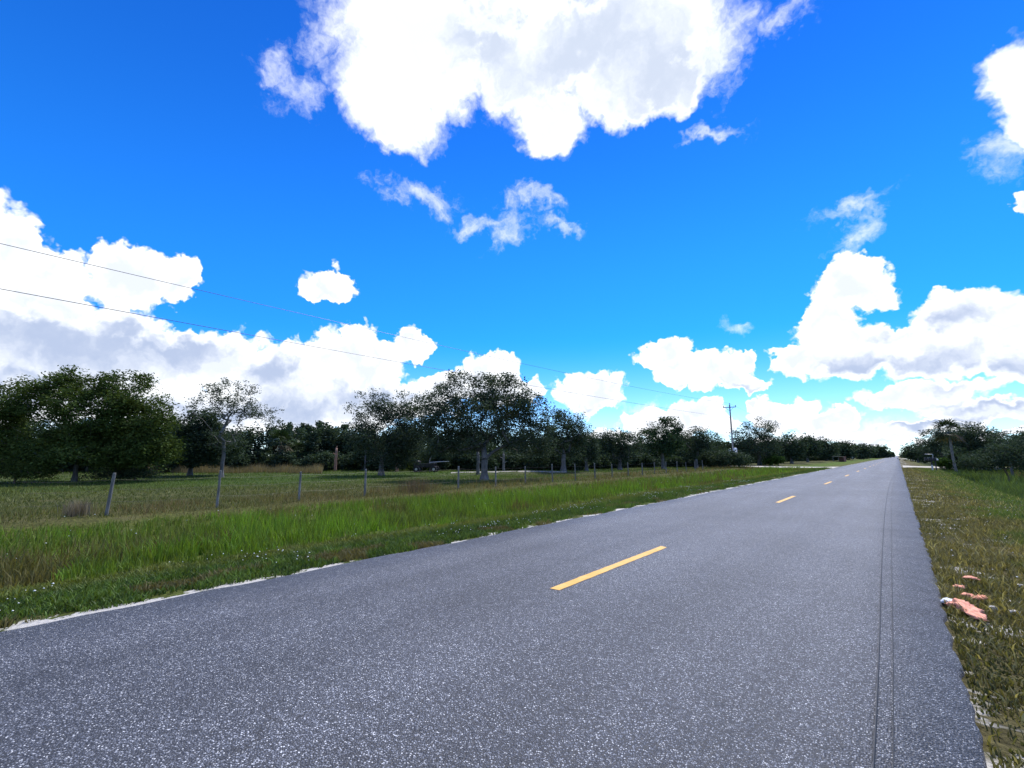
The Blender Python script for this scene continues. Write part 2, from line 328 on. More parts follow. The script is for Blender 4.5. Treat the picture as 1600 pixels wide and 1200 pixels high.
def grow(a, b, s0, r):                                   # grid lines widening outward
    out = [a]; s = s0
    while out[-1] < b: out.append(out[-1] + s); s *= r
    return out
gx = sorted(set([round(q, 3) for q in list(np.arange(-24, -6.3, .3)) + [-6.24, -6.1, -5.9, -3, 0., .1, .19] + list(np.arange(.35, 14, .3)) + [14 + q for q in grow(0, 2500, .5, 1.25)] + [-24 - q for q in grow(0, 2500, .5, 1.2)]]))
gy = sorted(set([round(q, 3) for q in list(np.arange(-12, 80, .4)) + [44 + q for q in grow(.4, 4000, .5, 1.1)] + [-12 - q for q in grow(.4, 1500, .6, 1.35)]]))
X, Y = np.meshgrid(gx, gy); Z = terrain(X, Y); nx_, ny_ = len(gx), len(gy)
idx = np.arange(nx_ * ny_).reshape(ny_, nx_)
quads = np.stack([idx[:-1, :-1], idx[:-1, 1:], idx[1:, 1:], idx[1:, :-1]], -1).reshape(-1, 4)
tag(obj('ground', np_mesh('ground', np.stack([X, Y, Z], -1).reshape(-1, 3), quads, M['ground'], smooth=True)), kind='structure')

# road: a crowned slab with ragged, slightly broken edges
ys = np.array(sorted(set([round(q, 2) for q in list(np.arange(-14, 40, .12)) + [40 + q for q in grow(.2, 3500, .3, 1.06)] + [-14 - q for q in grow(.2, 300, 1., 1.3)]])))
el = RL + (vnoise(ys * 0 + 3, ys, .35, 5) - .5) * .07 + (vnoise(ys * 0 + 8, ys, 1.7, 6) - .5) * .10
er = RR + (vnoise(ys * 0 + 5, ys, .16, 7) - .5) * .07 + (vnoise(ys * 0 + 9, ys, 2.4, 8) - .5) * .05
cols = []
for q in np.concatenate([[-.02], np.linspace(0, 1, 9), [1.02]]):
    u = min(max(q, 0), 1); xx = el + (er - el) * u + (q - u) * 2.
    zz = np.full_like(ys, .010 + .045 * (1 - (2 * u - 1) ** 2) - (.14 if q != u else 0)); cols.append(np.stack([xx, ys, zz], -1))
RV = np.stack(cols, 1); n0, n1_ = RV.shape[:2]; idx = np.arange(n0 * n1_).reshape(n0, n1_)
tag(obj('road', np_mesh('road', RV.reshape(-1, 3), np.stack([idx[:-1, :-1], idx[:-1, 1:], idx[1:, 1:], idx[1:, :-1]], -1).reshape(-1, 4), M['asphalt'], smooth=True)), kind='structure')
def road_z(x):
    u = (x - RL) / (RR - RL); return .010 + .045 * (1 - (2 * u - 1) ** 2)

# yellow centre dashes, 3.1 m long every 12.4 m
road = bpy.data.objects['road']
for i in range(-1, 14):
    y0 = 4.44 + i * 12.42; n = 30; V = []
    for j in range(n + 1):
        yy = y0 + 3.12 * j / n; rag = .012
        for sx in (-1, 1):
            xx = -3.115 + sx * (.062 + random.uniform(-rag, rag) * .4); V.append((xx, yy + (random.uniform(-.05, .05) if j in (0, n) else 0), road_z(xx) + .004))
    me = np_mesh('centre_dash', V, [(2 * j, 2 * j + 1, 2 * j + 3, 2 * j + 2) for j in range(n)], M['paint']); obj('centre_dash', me, road)

def driveway(name, x0, x1, yc, hw, flare, label):
    xs = np.linspace(x0, x1, 60); V = []
    for x in xs:
        d = abs(x - x0); w = hw + flare * math.exp(-d / 1.2); w1 = w + float(vnoise(x, 1, .8, 3)) * .5; w2 = w + float(vnoise(x, 9, .8, 4)) * .5
        for q in np.linspace(-1, 1, 9):
            y = yc + q * (w1 if q < 0 else w2); V.append((x, y, tz(x, y) + (.035 - .03 * abs(q) ** 4)))
    idx = np.arange(len(xs) * 9).reshape(-1, 9); q = np.stack([idx[:-1, :-1], idx[1:, :-1], idx[1:, 1:], idx[:-1, 1:]], -1).reshape(-1, 4)
    if x1 < x0: q = q[:, ::-1]
    tag(obj(name, np_mesh(name, V, q, M['sandd'], smooth=True)), label, None, None, 'structure')
driveway('driveway', RL - .15, -34, DL_Y, 2.6, 2.5, 'pale sand driveway leaving the road on the left by the pole')
driveway('driveway', RR + .2, 12, DR_Y, 4.5, 3.5, 'pale sand driveway crossing the right ditch beside the mailboxes')
driveway('driveway', RR + .2, 30, 330., 14, 6, 'far pale sand driveway on the right beyond the mailboxes')

# pale sand track passing behind the large oak
V = []; xs = np.linspace(705, 885, 50)
for px in xs:
    for q in (-1, -.4, .4, 1):
        dp = 40.3 + q * (.12 + .75 * max(0., float(vnoise(px, q * 3, 11, 12)) * .7 + float(vnoise(px, q, 3, 13)) * .5 - .2)); x, y = spot(px, dp); V.append((x, y, tz(x, y) + .05 - .045 * q * q))
idx = np.arange(200).reshape(-1, 4)
tag(obj('dirt_track', np_mesh('dirt_track', V, np.stack([idx[:-1, :-1], idx[1:, :-1], idx[1:, 1:], idx[:-1, 1:]], -1).reshape(-1, 4), M['track'], smooth=True)), 'pale sand track at the far side of the pasture behind the large oak', None, None, 'structure')

# two thin black cables lying along the right lane
for pts, lab in (([(-.235, -2.), (-.24, 3.2), (-.33, 8), (-.42, 15), (-.47, 22), (-.50, 30), (-.48, 38), (-.36, 46), (-.15, 54)], 'thicker left one of two black cables lying along the right lane'),
                 ([(-.16, -2.), (-.17, 3.2), (-.22, 8), (-.28, 15), (-.33, 22), (-.36, 30), (-.34, 38), (-.24, 46), (-.06, 54)], 'thinner right one of two black cables lying along the right lane')):
    yy = np.linspace(-2, 54, 180); xx = np.interp(yy, [p[1] for p in pts], [p[0] for p in pts]); xx = np.convolve(np.pad(xx, 8, 'edge'), np.ones(17) / 17, 'valid')
    r = .0048 if 'thicker' in lab else .003
    c = MB().tube([(x, y, road_z(x) + r) for x, y in zip(xx, yy)], r, 5).build('cable', M['cable']); tag(c, lab, 'cable', 'cables on the road')

# ------------------------------------------------------------------ trees
LEAF_SETS = {'oak': ((.034, .046, .034), (.075, .092, .066)), 'dark': ((.028, .042, .030), (.060, .080, .054)), 'green': ((.030, .056, .012), (.062, .098, .022)),
             'olive': ((.040, .058, .016), (.085, .105, .032)), 'pine': ((.026, .046, .024), (.054, .082, .042))}
def leaf_quads(P, size, r, droop=.0, aspect=.5):         # one pointed leaf quad at each point
    n = len(P); a = r.uniform(0, 2 * math.pi, n); t = r.normal(-droop, .45, n)
    d = np.stack([np.cos(a) * np.cos(t), np.sin(a) * np.cos(t), np.sin(t)], -1)
    q = r.normal(size=(n, 3)) + np.array([0, 0, 1.1]); s = np.cross(d, q); s /= np.linalg.norm(s, axis=1)[:, None] + 1e-6
    L = (size * r.uniform(.6, 1.35, n))[:, None]
    V = np.stack([P - d * L * .5, P + s * L * aspect * .5, P + d * L * .5, P - s * L * aspect * .5], 1).reshape(-1, 3)
    return V, np.arange(4 * n).reshape(-1, 4)
def tints(n, kind, r, per=None):
    a, b = (np.array(q) for q in LEAF_SETS[kind]); k = r.beta(1.6, 2.2, n)[:, None] if per is None else np.clip(per + r.normal(0, .16, len(per)), 0, 1)[:, None]
    return np.repeat(a + (b - a) * k, 4, 0)
def build_tree(spec_lobes, trunk_top, base_r, ncl, nleaf, lsize, kind, bark, seed, sigma, bare=0., lean=0., z0=0., flat_=.75):
    r = np.random.default_rng(seed); lob = np.array(spec_lobes, float)
    vol = lob[:, 3] * lob[:, 4] * lob[:, 5]; pick = r.choice(len(lob), ncl, p=vol ** .8 / (vol ** .8).sum())
    u = r.normal(size=(ncl, 3)); u /= np.linalg.norm(u, axis=1)[:, None]; rad = r.uniform(.12, 1, ncl) ** .45
    Cp = lob[pick, :3] + u * rad[:, None] * lob[pick, 3:]
    Cp = Cp[Cp[:, 2] > z0 + .15]
    nodes = []; par = []
    k = max(3, int(trunk_top / .45))
    for i in range(k + 1):
        q = i / k; nodes.append(np.array([lean * q ** 1.5 + r.normal(0, .03) * q, r.normal(0, .03) * q, trunk_top * q - .12 * (i == 0)])); par.append(i - 1)
    fork = nodes[-1]; order = np.argsort(np.linalg.norm(Cp - fork, axis=1)); tips = []
    for ci in order:
        c = Cp[ci]; N = np.array(nodes); d = np.linalg.norm(N - c, axis=1)
        cost = d + .30 * np.linalg.norm(N - fork, axis=1) + np.where(np.arange(len(N)) < k - 1, 4., 0) + np.where(N[:, 2] > c[2] + .5, .6, 0)
        j = int(np.argmin(cost)); L = d[j]; m = max(1, int(L / .55)); p0 = nodes[j]; prev = j
        bow = r.normal(0, .10, 3) * L; bow[2] += .10 * L
        for s in range(1, m + 1):
            q = s / m; nodes.append(p0 + (c - p0) * q + bow * math.sin(math.pi * q)); par.append(prev); prev = len(nodes) - 1
        tips.append(prev)
    w = np.zeros(len(nodes)); w[tips] += 1
    for i in range(len(nodes) - 1, 0, -1): w[par[i]] += w[i]
    rad = np.maximum(base_r * (w / w[0]) ** .56, .009)
    for i in range(k + 1): rad[i] *= 1.0 + .45 * math.exp(-nodes[i][2] / .22)
    mb = MB(); N = nodes
    V = []; Fc = []
    for i in range(1, len(N)):
        p, q = Vector(N[par[i]]), Vector(N[i]); t = (q - p)
        if t.length < 1e-4: continue
        t.normalize(); a = t.cross(Vector((.3, 1, .2))).normalized(); b = t.cross(a); n = 8 if i <= k else (6 if rad[i] > .05 else 3)
        r0 = rad[par[i]] if (i <= k or rad[par[i]] < rad[i] * 1.6) else rad[i] * 1.25; o = len(V)
        for (c, rr) in ((p, r0), (q, rad[i])):
            for g in range(n): an = 2 * math.pi * g / n; V.append(tuple(c + (a * math.cos(an) + b * math.sin(an)) * rr))
        for g in range(n): Fc.append((o + g, o + (g + 1) % n, o + n + (g + 1) % n, o + n + g))
    tm = np_mesh('trunk', V, Fc, M[bark], smooth=True)
    keep = r.uniform(size=len(Cp)) > bare; Ck = Cp[keep]
    P = np.repeat(Ck, nleaf, 0); ns = np.repeat(r.uniform(.65, 1.3, len(Ck)), nleaf)
    P = P + np.clip(r.normal(size=P.shape), -1.55, 1.55) * np.array([sigma, sigma, sigma * flat_]) * ns[:, None]
    ok = P[:, 2] > .1; P = P[ok]
    per = np.repeat(r.beta(2, 2.6, len(Ck)), nleaf)[ok]
    LV, LF = leaf_quads(P, lsize, r, .15)
    cm = np_mesh('crown', LV, LF, M['leaf'], tints(len(P), kind, r, per))
    return tm, cm
TREES = {}
def tree(name, label, px, depth, lobes, kind='oak', ncl=120, nleaf=50, ls=None, sig=None, tr=None, tt=None, bark='bark', bare=0., group=None, seed=None, lean=0, cat='tree', thick=.9):
    x, y = spot(px, depth); z = tz(x, y); s = depth / F
    L = [((a - px) * s, random.uniform(-.2, .2) * rx * s, EYE + (712 - b) * s - z, rx * s, max(rx, ry) * s * thick, ry * s) for a, b, rx, ry in lobes]
    if cat == 'tree' and not bare and px not in (757, 122):
        t_ = max(q[2] + q[5] for q in L); rr = random.Random(int(px * 3)); wd = max(q[3] for q in L)
        for _ in range(3): L.append((rr.uniform(-.9, .9) * wd, rr.uniform(-.5, .5) * wd, t_ * rr.uniform(.24, .46), wd * rr.uniform(.35, .6), wd * .5, t_ * rr.uniform(.12, .20)))
        for _ in range(2): L.append((rr.uniform(-.8, .8) * wd, 0, t_ * rr.uniform(.72, .92), wd * rr.uniform(.16, .30), wd * .25, t_ * rr.uniform(.10, .16)))
    top = max(q[2] + q[5] for q in L); low = min(q[2] - q[5] for q in L)
    ls = ls * .9 if ls else max(.13, depth * .0045); sig = sig or max(.26, .10 * max(q[3] for q in L) + .12)
    tm, cm = build_tree(L, tt or max(.5, min(top * .38, low + .4 * (top - low))), tr or .045 * top ** .9, ncl, nleaf, ls, kind, bark, seed or int(px * 7 + depth), sig, bare, lean)
    e = empty(name, (x, y, z), YAW); obj('trunk', tm, e); obj('crown', cm, e); tag(e, label, cat, group); return e

tree('oak_tree', 'large spreading live oak with forked grey trunk standing alone behind the wire fence', 757, 30, [(770, 600, 34, 24), (715, 606, 34, 24), (672, 628, 38, 22), (803, 612, 32, 30), (835, 645, 27, 34), (752, 645, 80, 36), (692, 662, 48, 30), (812, 678, 45, 26), (848, 680, 20, 24), (722, 690, 52, 20), (652, 658, 30, 28), (828, 697, 36, 18), (690, 698, 40, 16), (780, 640, 60, 30)], 'oak', 620, 74, .165, .27, .22, 1.35, seed=5)
tree('oak_tree', 'dark broad tree with pale straight trunk just left of the large forked oak', 597, 36, [(575, 634, 36, 23), (620, 640, 34, 28), (560, 672, 28, 28), (600, 682, 55, 32), (640, 690, 38, 28), (545, 690, 18, 18), (648, 662, 30, 30)], 'oak', 330, 84, .18, .31, .19, 1.5, seed=9)
tree('broadleaf_tree', 'tall wide green tree at the left edge of the pasture with thin pale trunk', 122, 28.5, [(62, 625, 50, 34), (86, 598, 34, 22), (165, 600, 46, 24), (150, 650, 72, 44), (218, 652, 46, 44), (5, 625, 26, 36), (195, 702, 70, 26), (125, 695, 60, 30), (245, 690, 22, 28), (-35, 650, 45, 50), (8, 695, 45, 22), (60, 705, 60, 22), (150, 710, 80, 20), (235, 708, 35, 20)], 'olive', 720, 130, .185, .31, .12, 1.6, seed=21)
tree('broadleaf_tree', 'dense dark rounded tree between the wide green tree and the sparse twiggy one', 300, 36, [(310, 672, 38, 32), (285, 690, 24, 28), (340, 702, 40, 22), (305, 710, 35, 16)], 'dark', 210, 130, .20, .34, .15, 1.3, seed=31)
tree('sparse_tree', 'sparse half bare tree with thin upright twigs rising above the dark rounded tree', 349, 33, [(345, 612, 46, 22), (392, 642, 38, 14), (320, 634, 34, 18), (420, 656, 16, 7), (365, 640, 35, 24), (350, 680, 30, 26)], 'oak', 300, 24, .15, .18, .12, 2.6, bare=.22, seed=37)
tree('broadleaf_tree', 'upright dark tree right of the large forked oak', 880, 42, [(886, 662, 28, 20), (905, 682, 24, 20), (872, 690, 24, 18), (852, 695, 20, 16)], 'dark', 140, 80, .19, .36, .2, 1.6)
tree('broadleaf_tree', 'low dark tree filling the dip beside the gap in the treeline', 916, 47, [(914, 692, 18, 16), (925, 702, 14, 12)], 'dark', 70, 80, .2, .36, .15, 1.2)
tree('broadleaf_tree', 'wide low dark tree at the start of the middle treeline', 968, 52, [(962, 690, 26, 16), (985, 694, 24, 18), (948, 698, 15, 13)], 'dark', 110, 80, .22, .4, .2, 1.3)
tree('pine_tree', 'tall tree with separate tufted crowns in the treeline left of the utility pole', 1035, 54, [(1034, 664, 9, 9), (1048, 660, 11, 9), (1022, 670, 12, 9), (1060, 668, 8, 8), (1028, 686, 32, 18), (1055, 682, 18, 16)], 'pine', 150, 80, .25, .34, .18, 2.6, seed=44)
tree('broadleaf_tree', 'rounded dark green tree between the tufted tree and the utility pole', 1087, 57, [(1084, 684, 24, 17), (1102, 696, 18, 14)], 'dark', 90, 80, .24, .42, .2, 1.5)
tree('young_pine', 'small pointed young tree just left of the utility pole', 1121, 66, [(1120, 684, 6, 9), (1120, 697, 13, 13), (1134, 700, 8, 10)], 'pine', 60, 40, .26, .32, .14, 2.0, bark='bark_brown')
tree('broadleaf_tree', 'tall dense dark tree just right of the utility pole', 1186, 78, [(1192, 673, 22, 17), (1165, 688, 20, 18), (1206, 690, 16, 20), (1180, 702, 34, 14)], 'dark', 160, 80, .3, .5, .3, 2.2)
K = [(1236, 96, 19, 15, 'on the left beyond the dense dark tree right of the pole'), (1261, 116, 17, 13, 'second in the receding left row after the pole'), (1290, 141, 17, 11, 'third in the receding left row after the pole'), (1317, 176, 15, 9, 'fourth in the receding left row after the pole'), (1345, 225, 14, 7, 'fifth in the receding left row after the pole'), (1371, 330, 13, 5, 'last and smallest seen in the receding left row')]
for i, (px, dp, rx, ry, w) in enumerate(K):
    tree('broadleaf_tree', 'dark roadside tree, ' + w, px, dp, [(px, 712 - ry * 1.25, rx, ry), (px - rx * .5, 708 - ry * .6, rx * .6, ry * .7), (px + rx * .5, 708 - ry * .5, rx * .6, ry * .7)], 'dark', 80, 60, None, dp * .0068, .25, 2.0, group='receding left roadside trees')
tree('broadleaf_tree', 'broad dark tree behind the palm on the right side of the road', 1478, 78, [(1466, 686, 26, 17), (1446, 698, 22, 14), (1495, 688, 24, 22)], 'dark', 120, 80, .3, .5, .25, 1.8)
tree('broadleaf_tree', 'wide dark tree right of the palm on the right side of the road', 1527, 62, [(1518, 684, 36, 19), (1548, 690, 26, 19), (1505, 698, 26, 18)], 'dark', 150, 80, .27, .46, .25, 1.6)
tree('sparse_tree', 'thin airy tree near the right edge showing sky through its twigs', 1577, 50, [(1575, 684, 19, 13), (1566, 695, 12, 10), (1586, 694, 10, 10)], 'dark', 90, 14, .18, .26, .12, 1.8, bare=.15)
tree('broadleaf_tree', 'dark tree cut off by the right edge of the picture', 1612, 46, [(1612, 690, 16, 20), (1630, 700, 30, 22)], 'dark', 100, 80, .2, .36, .2, 1.6)
tree('broadleaf_tree', 'small dark tree where the right roadside trees begin in the distance', 1433, 135, [(1434, 703, 15, 7), (1422, 707, 9, 4)], 'dark', 70, 36, None, .8, .2, 1.8)
# bushes
def bush(label, px, depth, lobes, kind, ncl, **kw): return tree('bush', label, px, depth, lobes, kind, ncl, 70, kw.pop('ls', max(.11, depth * .0046)), kw.pop('sig', None), .05, .25, cat='bush', bark='bark_brown', **kw)
bush('dark wide bush hiding the foot of the near utility pole', 1130, 60, [(1112, 714, 34, 11), (1140, 717, 26, 10), (1158, 722, 12, 7)], 'dark', 130)
bush('yellow green bush at the left edge under the wide tree', 30, 27, [(40, 735, 36, 10), (5, 735, 30, 9), (70, 740, 22, 8)], 'olive', 110)
bush('dark bush under the right side of the wide green tree', 215, 30, [(210, 738, 40, 8), (165, 742, 30, 8)], 'dark', 90)
bush('low rounded bush beside the trailer under the trees', 655, 47, [(655, 726, 16, 8)], 'olive', 40)
bush('leafy bush on the right ditch bank beside the driveway', 1478, 60, [(1474, 723, 14, 7), (1500, 726, 12, 5)], 'green', 60)
bush('large dark bush at the right edge beyond the ditch', 1570, 38, [(1560, 712, 30, 14), (1595, 705, 26, 18), (1530, 722, 26, 9)], 'dark', 170)
bush('pale green bush in front of the tree by the driveway on the left', 1215, 76, [(1212, 718, 10, 6), (1200, 721, 8, 5)], 'green', 40)

# cabbage palms
def palm(label, px, depth, cy, cr, base_y, seed, lean=0.):
    r = np.random.default_rng(seed); x, y = spot(px, depth); z = tz(x, y); s = depth / F
    hz = EYE + (712 - cy) * s - z; R = cr * s; e = empty('cabbage_palm', (x, y, z), YAW)
    pts = []; rad = []
    for i in range(15):
        q = i / 14; pts.append((lean * (q - 1) ** 2 * hz, .05 * math.sin(5 * q), hz * q - .1 * (i == 0))); rad.append((.125 + .035 * (i % 2) - .02 * q) * (1.25 if i == 0 else 1))
    MB().tube(pts, rad, 9).build('trunk', M['palm_trunk'], e, True)
    V = []; Fc = []; Cc = []
    for k in range(46):
        a = r.uniform(0, 2 * math.pi); t = math.asin(r.uniform(-.75, .98)); d = Vector((math.cos(a) * math.cos(t), math.sin(a) * math.cos(t), math.sin(t)))
        L = R * r.uniform(.55, .75); hub = Vector((pts[-1][0], pts[-1][1], hz)) + d * L; side = d.cross(Vector((0, 0, 1))).normalized(); upv = side.cross(d)
        o = len(V); c = np.array((.035, .062, .018)) * r.uniform(.6, 1.5) if t > -.5 else np.array((.12, .095, .05)) * r.uniform(.7, 1.2)
        b = Vector((pts[-1][0], pts[-1][1], hz)); V += [b - side * .02, b + side * .02, hub + side * .02, hub - side * .02]; Fc.append((o, o + 1, o + 2, o + 3)); Cc += [c * .9] * 4
        fl = R * r.uniform(.55, .8)
        for j in range(13):
            w = math.radians(-105 + 210 * j / 12); dr = (d * math.cos(w) + side * math.sin(w)).normalized(); dr = (dr + upv * r.normal(.05, .12)).normalized()
            tip = hub + dr * fl + Vector((0, 0, -.22 * fl)); mid = hub + dr * fl * .55; pw = dr.cross(upv).normalized() * fl * .055; o = len(V)
            V += [hub, mid - pw, tip, mid + pw]; Fc.append((o, o + 1, o + 2, o + 3)); Cc += [c] * 4
    obj('crown', np_mesh('crown', np.array([tuple(v) for v in V]), Fc, M['palm'], np.array(Cc)), e)
    tag(e, label, 'palm tree', 'cabbage palms')
palm('cabbage palm with pale leaning trunk before the woods left of centre', 437, 47, 690, 18, 732, 1, -.08)
palm('short shadowed cabbage palm just right of the pale trunked palm', 466, 50, 703, 16, 735, 2)
palm('tall cabbage palm with pale trunk on the right side of the road', 1488, 56, 674, 19, 722, 3, .05)

# dead trunks and stumps at the edge of the woods
def snag(label, px, depth, top, r0, m, seed, name='dead_trunk', stubs=True):
    rr = random.Random(seed); x, y = spot(px, depth); z = tz(x, y); h = EYE + (712 - top) * depth / F - z; e = empty(name, (x, y, z), YAW)
    pts = [(rr.uniform(-.04, .04) * i / 6, rr.uniform(-.04, .04), h * i / 8 - .1 * (i == 0)) for i in range(9)]
    b = MB().tube(pts, [r0 * (1.25 if i == 0 else 1 - .035 * i) for i in range(9)], 9); b.tube([pts[-1], (pts[-1][0] + .07, pts[-1][1], h + .22)], [r0 * .55, r0 * .12], 5)
    b.build('trunk', m, e, True)
    if stubs:
        for q in (.45, .7): MB().tube([(0, 0, h * q), (rr.choice((-1, 1)) * .35, rr.uniform(-.2, .2), h * q + .2)], [r0 * .35, r0 * .15], 5).build('branch_stub', m, e)
    tag(e, label, 'dead tree', 'dead trunks at the wood edge')
snag('tall bare brown trunk standing left of the dark broad tree', 525, 45, 700, .15, M['red_wood'], 1)
snag('thin grey bare trunk between the bare brown trunk and the dark broad tree', 571, 46, 706, .09, M['bark'], 2)
snag('short reddish broken trunk right of the dark broad tree', 621, 44, 722, .15, M['red_wood'], 3)
snag('thin pale trunk beside the dark trailer', 672, 44, 716, .06, M['post'], 4, stubs=False)
snag('pale bare trunk just left of the large forked oak', 747, 38, 706, .15, M['bark'], 5)
snag('pale bare trunk right of the large forked oak', 787, 42, 709, .12, M['post'], 6)

# the wood behind, which reads as one dark mass
def woodland(name, label, spots, seed, kind='dark'):
    r = np.random.default_rng(seed); PV = []; PT = []; SZ = []; tv = []; tf = []
    for px, depth, top, w in spots:
        x, y = spot(px, depth); z = tz(x, y); s = depth / F; h = EYE + (712 - top) * s - z; R = w * s
        nc = 40; u = r.normal(size=(nc, 3)); u /= np.linalg.norm(u, axis=1)[:, None]; u *= r.uniform(.2, 1, nc)[:, None] ** .4
        c = np.array([x, y, z + h * .54]) + u * np.array([R, R, h * .46]); n = 45
        P = np.repeat(c, n, 0) + np.clip(r.normal(size=(nc * n, 3)), -1.4, 1.4) * (.16 * R + .12); ok = P[:, 2] > z + .1; PV.append(P[ok]); PT.append(np.repeat(np.clip(r.beta(2, 2.8, nc), 0, 1), n)[ok]); SZ.append(np.full(ok.sum(), max(.17, depth * .0052)))
        for q in range(2):
            a = (x + r.uniform(-.5, .5) * R, y + r.uniform(-.5, .5) * R); rr = r.uniform(.05, .11); o = len(tv)
            for zz, k in ((z - .1, 1.3), (z + h * .6, .5)):
                for g in range(5): tv.append((a[0] + math.cos(g * 1.2566) * rr * k, a[1] + math.sin(g * 1.2566) * rr * k, zz))
            tf += [(o + g, o + (g + 1) % 5, o + 5 + (g + 1) % 5, o + 5 + g) for g in range(5)]
    P = np.concatenate(PV); T = np.concatenate(PT); S = np.concatenate(SZ); V, Fc = leaf_quads(P, S, r, .1, .6); Cc = tints(len(P), kind, r, T)
    V = np.concatenate([V, np.array(tv)]); Fc = np.concatenate([Fc, np.array(tf) + len(P) * 4]); Cc = np.concatenate([Cc, np.tile((.05, .045, .04), (len(tv), 1))])
    tag(obj(name, np_mesh(name, V, Fc, M['leaf'], Cc)), label, 'woods', None, 'stuff')
R_ = np.random.default_rng(77); sp = []
def belt(x0, x1, step, d0, d1, t0, t1, jit, w):
    n = int((x1 - x0) / step)
    for i in range(n):
        q = (i + .5) / n; sp.append((x0 + (x1 - x0) * q + R_.normal(0, step * .3), (d0 + (d1 - d0) * q) * R_.uniform(.96, 1.08), t0 + (t1 - t0) * q + R_.normal(0, jit), w * R_.uniform(.75, 1.25)))
belt(-140, 270, 15, 47, 50, 650, 655, 6, 16); belt(265, 560, 14, 50, 52, 664, 666, 4, 14); belt(-140, 300, 20, 41, 43, 684, 692, 5, 20); belt(440, 545, 12, 62, 62, 662, 664, 3, 6)
belt(540, 880, 13, 52, 56, 668, 674, 5, 16); belt(-140, 900, 13, 44.5, 50, 710, 712, 3, 15); belt(900, 1145, 9, 57, 68, 712, 712, 2, 11); belt(1150, 1300, 6, 84, 155, 712, 713, 1.5, 9); belt(870, 960, 13, 58, 62, 684, 690, 4, 14); belt(560, 900, 18, 47, 51, 694, 698, 4, 18); belt(880, 1150, 11, 66, 90, 690, 690, 4, 14); belt(900, 1130, 13, 60, 70, 704, 704, 3, 12)
belt(1150, 1300, 8, 88, 165, 688, 697, 3, 12); belt(1290, 1392, 5, 170, 480, 697, 707.5, 1.3, 8)
woodland('woodland', 'dark mass of woods behind the pasture and along the left of the road', sp, 3)
sp = []
belt(1411, 1440, 3, 520, 190, 710, 705.5, .8, 5); belt(1440, 1500, 7, 160, 95, 701, 690, 3, 10); belt(1490, 1800, 12, 80, 62, 688, 686, 4, 14); belt(1500, 1800, 16, 62, 48, 700, 700, 4, 15)
woodland('woodland', 'dark mass of woods on the right side of the road', sp, 4)

# ------------------------------------------------------------------ grass
def blades(P, h, w, lean, col, r, seg=1):
    n = len(P); a = r.uniform(0, 2 * math.pi, n); b = r.uniform(0, 2 * math.pi, n)
    s = np.stack([np.cos(a), np.sin(a), a * 0], -1) * (w / 2)[:, None]; d = np.stack([np.cos(b), np.sin(b), b * 0], -1) * (h * lean)[:, None]
    up = np.stack([a * 0, a * 0, h], -1)
    if seg == 1:
        V = np.stack([P - s, P + s, P + d + up], 1).reshape(-1, 3); return V, np.arange(3 * n).reshape(-1, 3), np.repeat(col, 3, 0)
    m = P + d * .3 + up * .6; t = P + d + up * .97
    V = np.stack([P - s, P + s, m + s * .8, m - s * .8, t], 1).reshape(-1, 3); o = 5 * np.arange(n)[:, None]
    Fc = np.concatenate([o + np.array([[0, 1, 2]]), o + np.array([[0, 2, 3]]), o + np.array([[3, 2, 4]])]); return V, Fc, np.repeat(col, 5, 0)
def scatter(x0, x1, y0, y1, dens, near=0., far=1e9):
    n = int((x1 - x0) * (y1 - y0) * dens); x = rng.uniform(x0, x1, n); y = rng.uniform(y0, y1, n); dist = np.hypot(x, y)
    P = np.stack([x, y, terrain(x, y)], -1); u, v, w = px_of(P)
    ok = (dist >= near) & (dist < far) & (w > .4) & (u > -260) & (u < 1860) & (v < 1560)
    ok &= ~((x < RL) & (np.abs(y - DL_Y) < 3.) & (x > -34)) & ~((x > RR) & (np.abs(y - DR_Y) < 5.2) & (x < 12))
    return P[ok]
def patch(P, sc, seed): return vnoise(P[:, 0], P[:, 1], sc, seed)
def jitter_col(base, alt, k, n, amp=.25):
    base, alt = np.array(base), np.array(alt); c = base + (alt - base) * np.clip(k, 0, 1)[:, None]; return np.array((1.38, 1.40, 1.12)) * c * rng.uniform(1 - amp, 1 + amp, (n, 1))
def make(name, label, parts, mat='grass'):
    o = 0; Vs = []; Fs = []; Cs = []
    for V, Fc, Cc in parts: Vs.append(V); Fs.append(Fc + o); Cs.append(Cc); o += len(V)
    tag(obj(name, np_mesh(name, np.concatenate(Vs), np.concatenate(Fs), M[mat], np.concatenate(Cs))), label, name.replace('_', ' '), None, 'stuff')
BANDS = [(0, 11, 1.0, 1.0, 2), (11, 20, .45, 1.45, 1), (20, 38, .16, 2.3, 1), (38, 80, .05, 3.8, 1)]

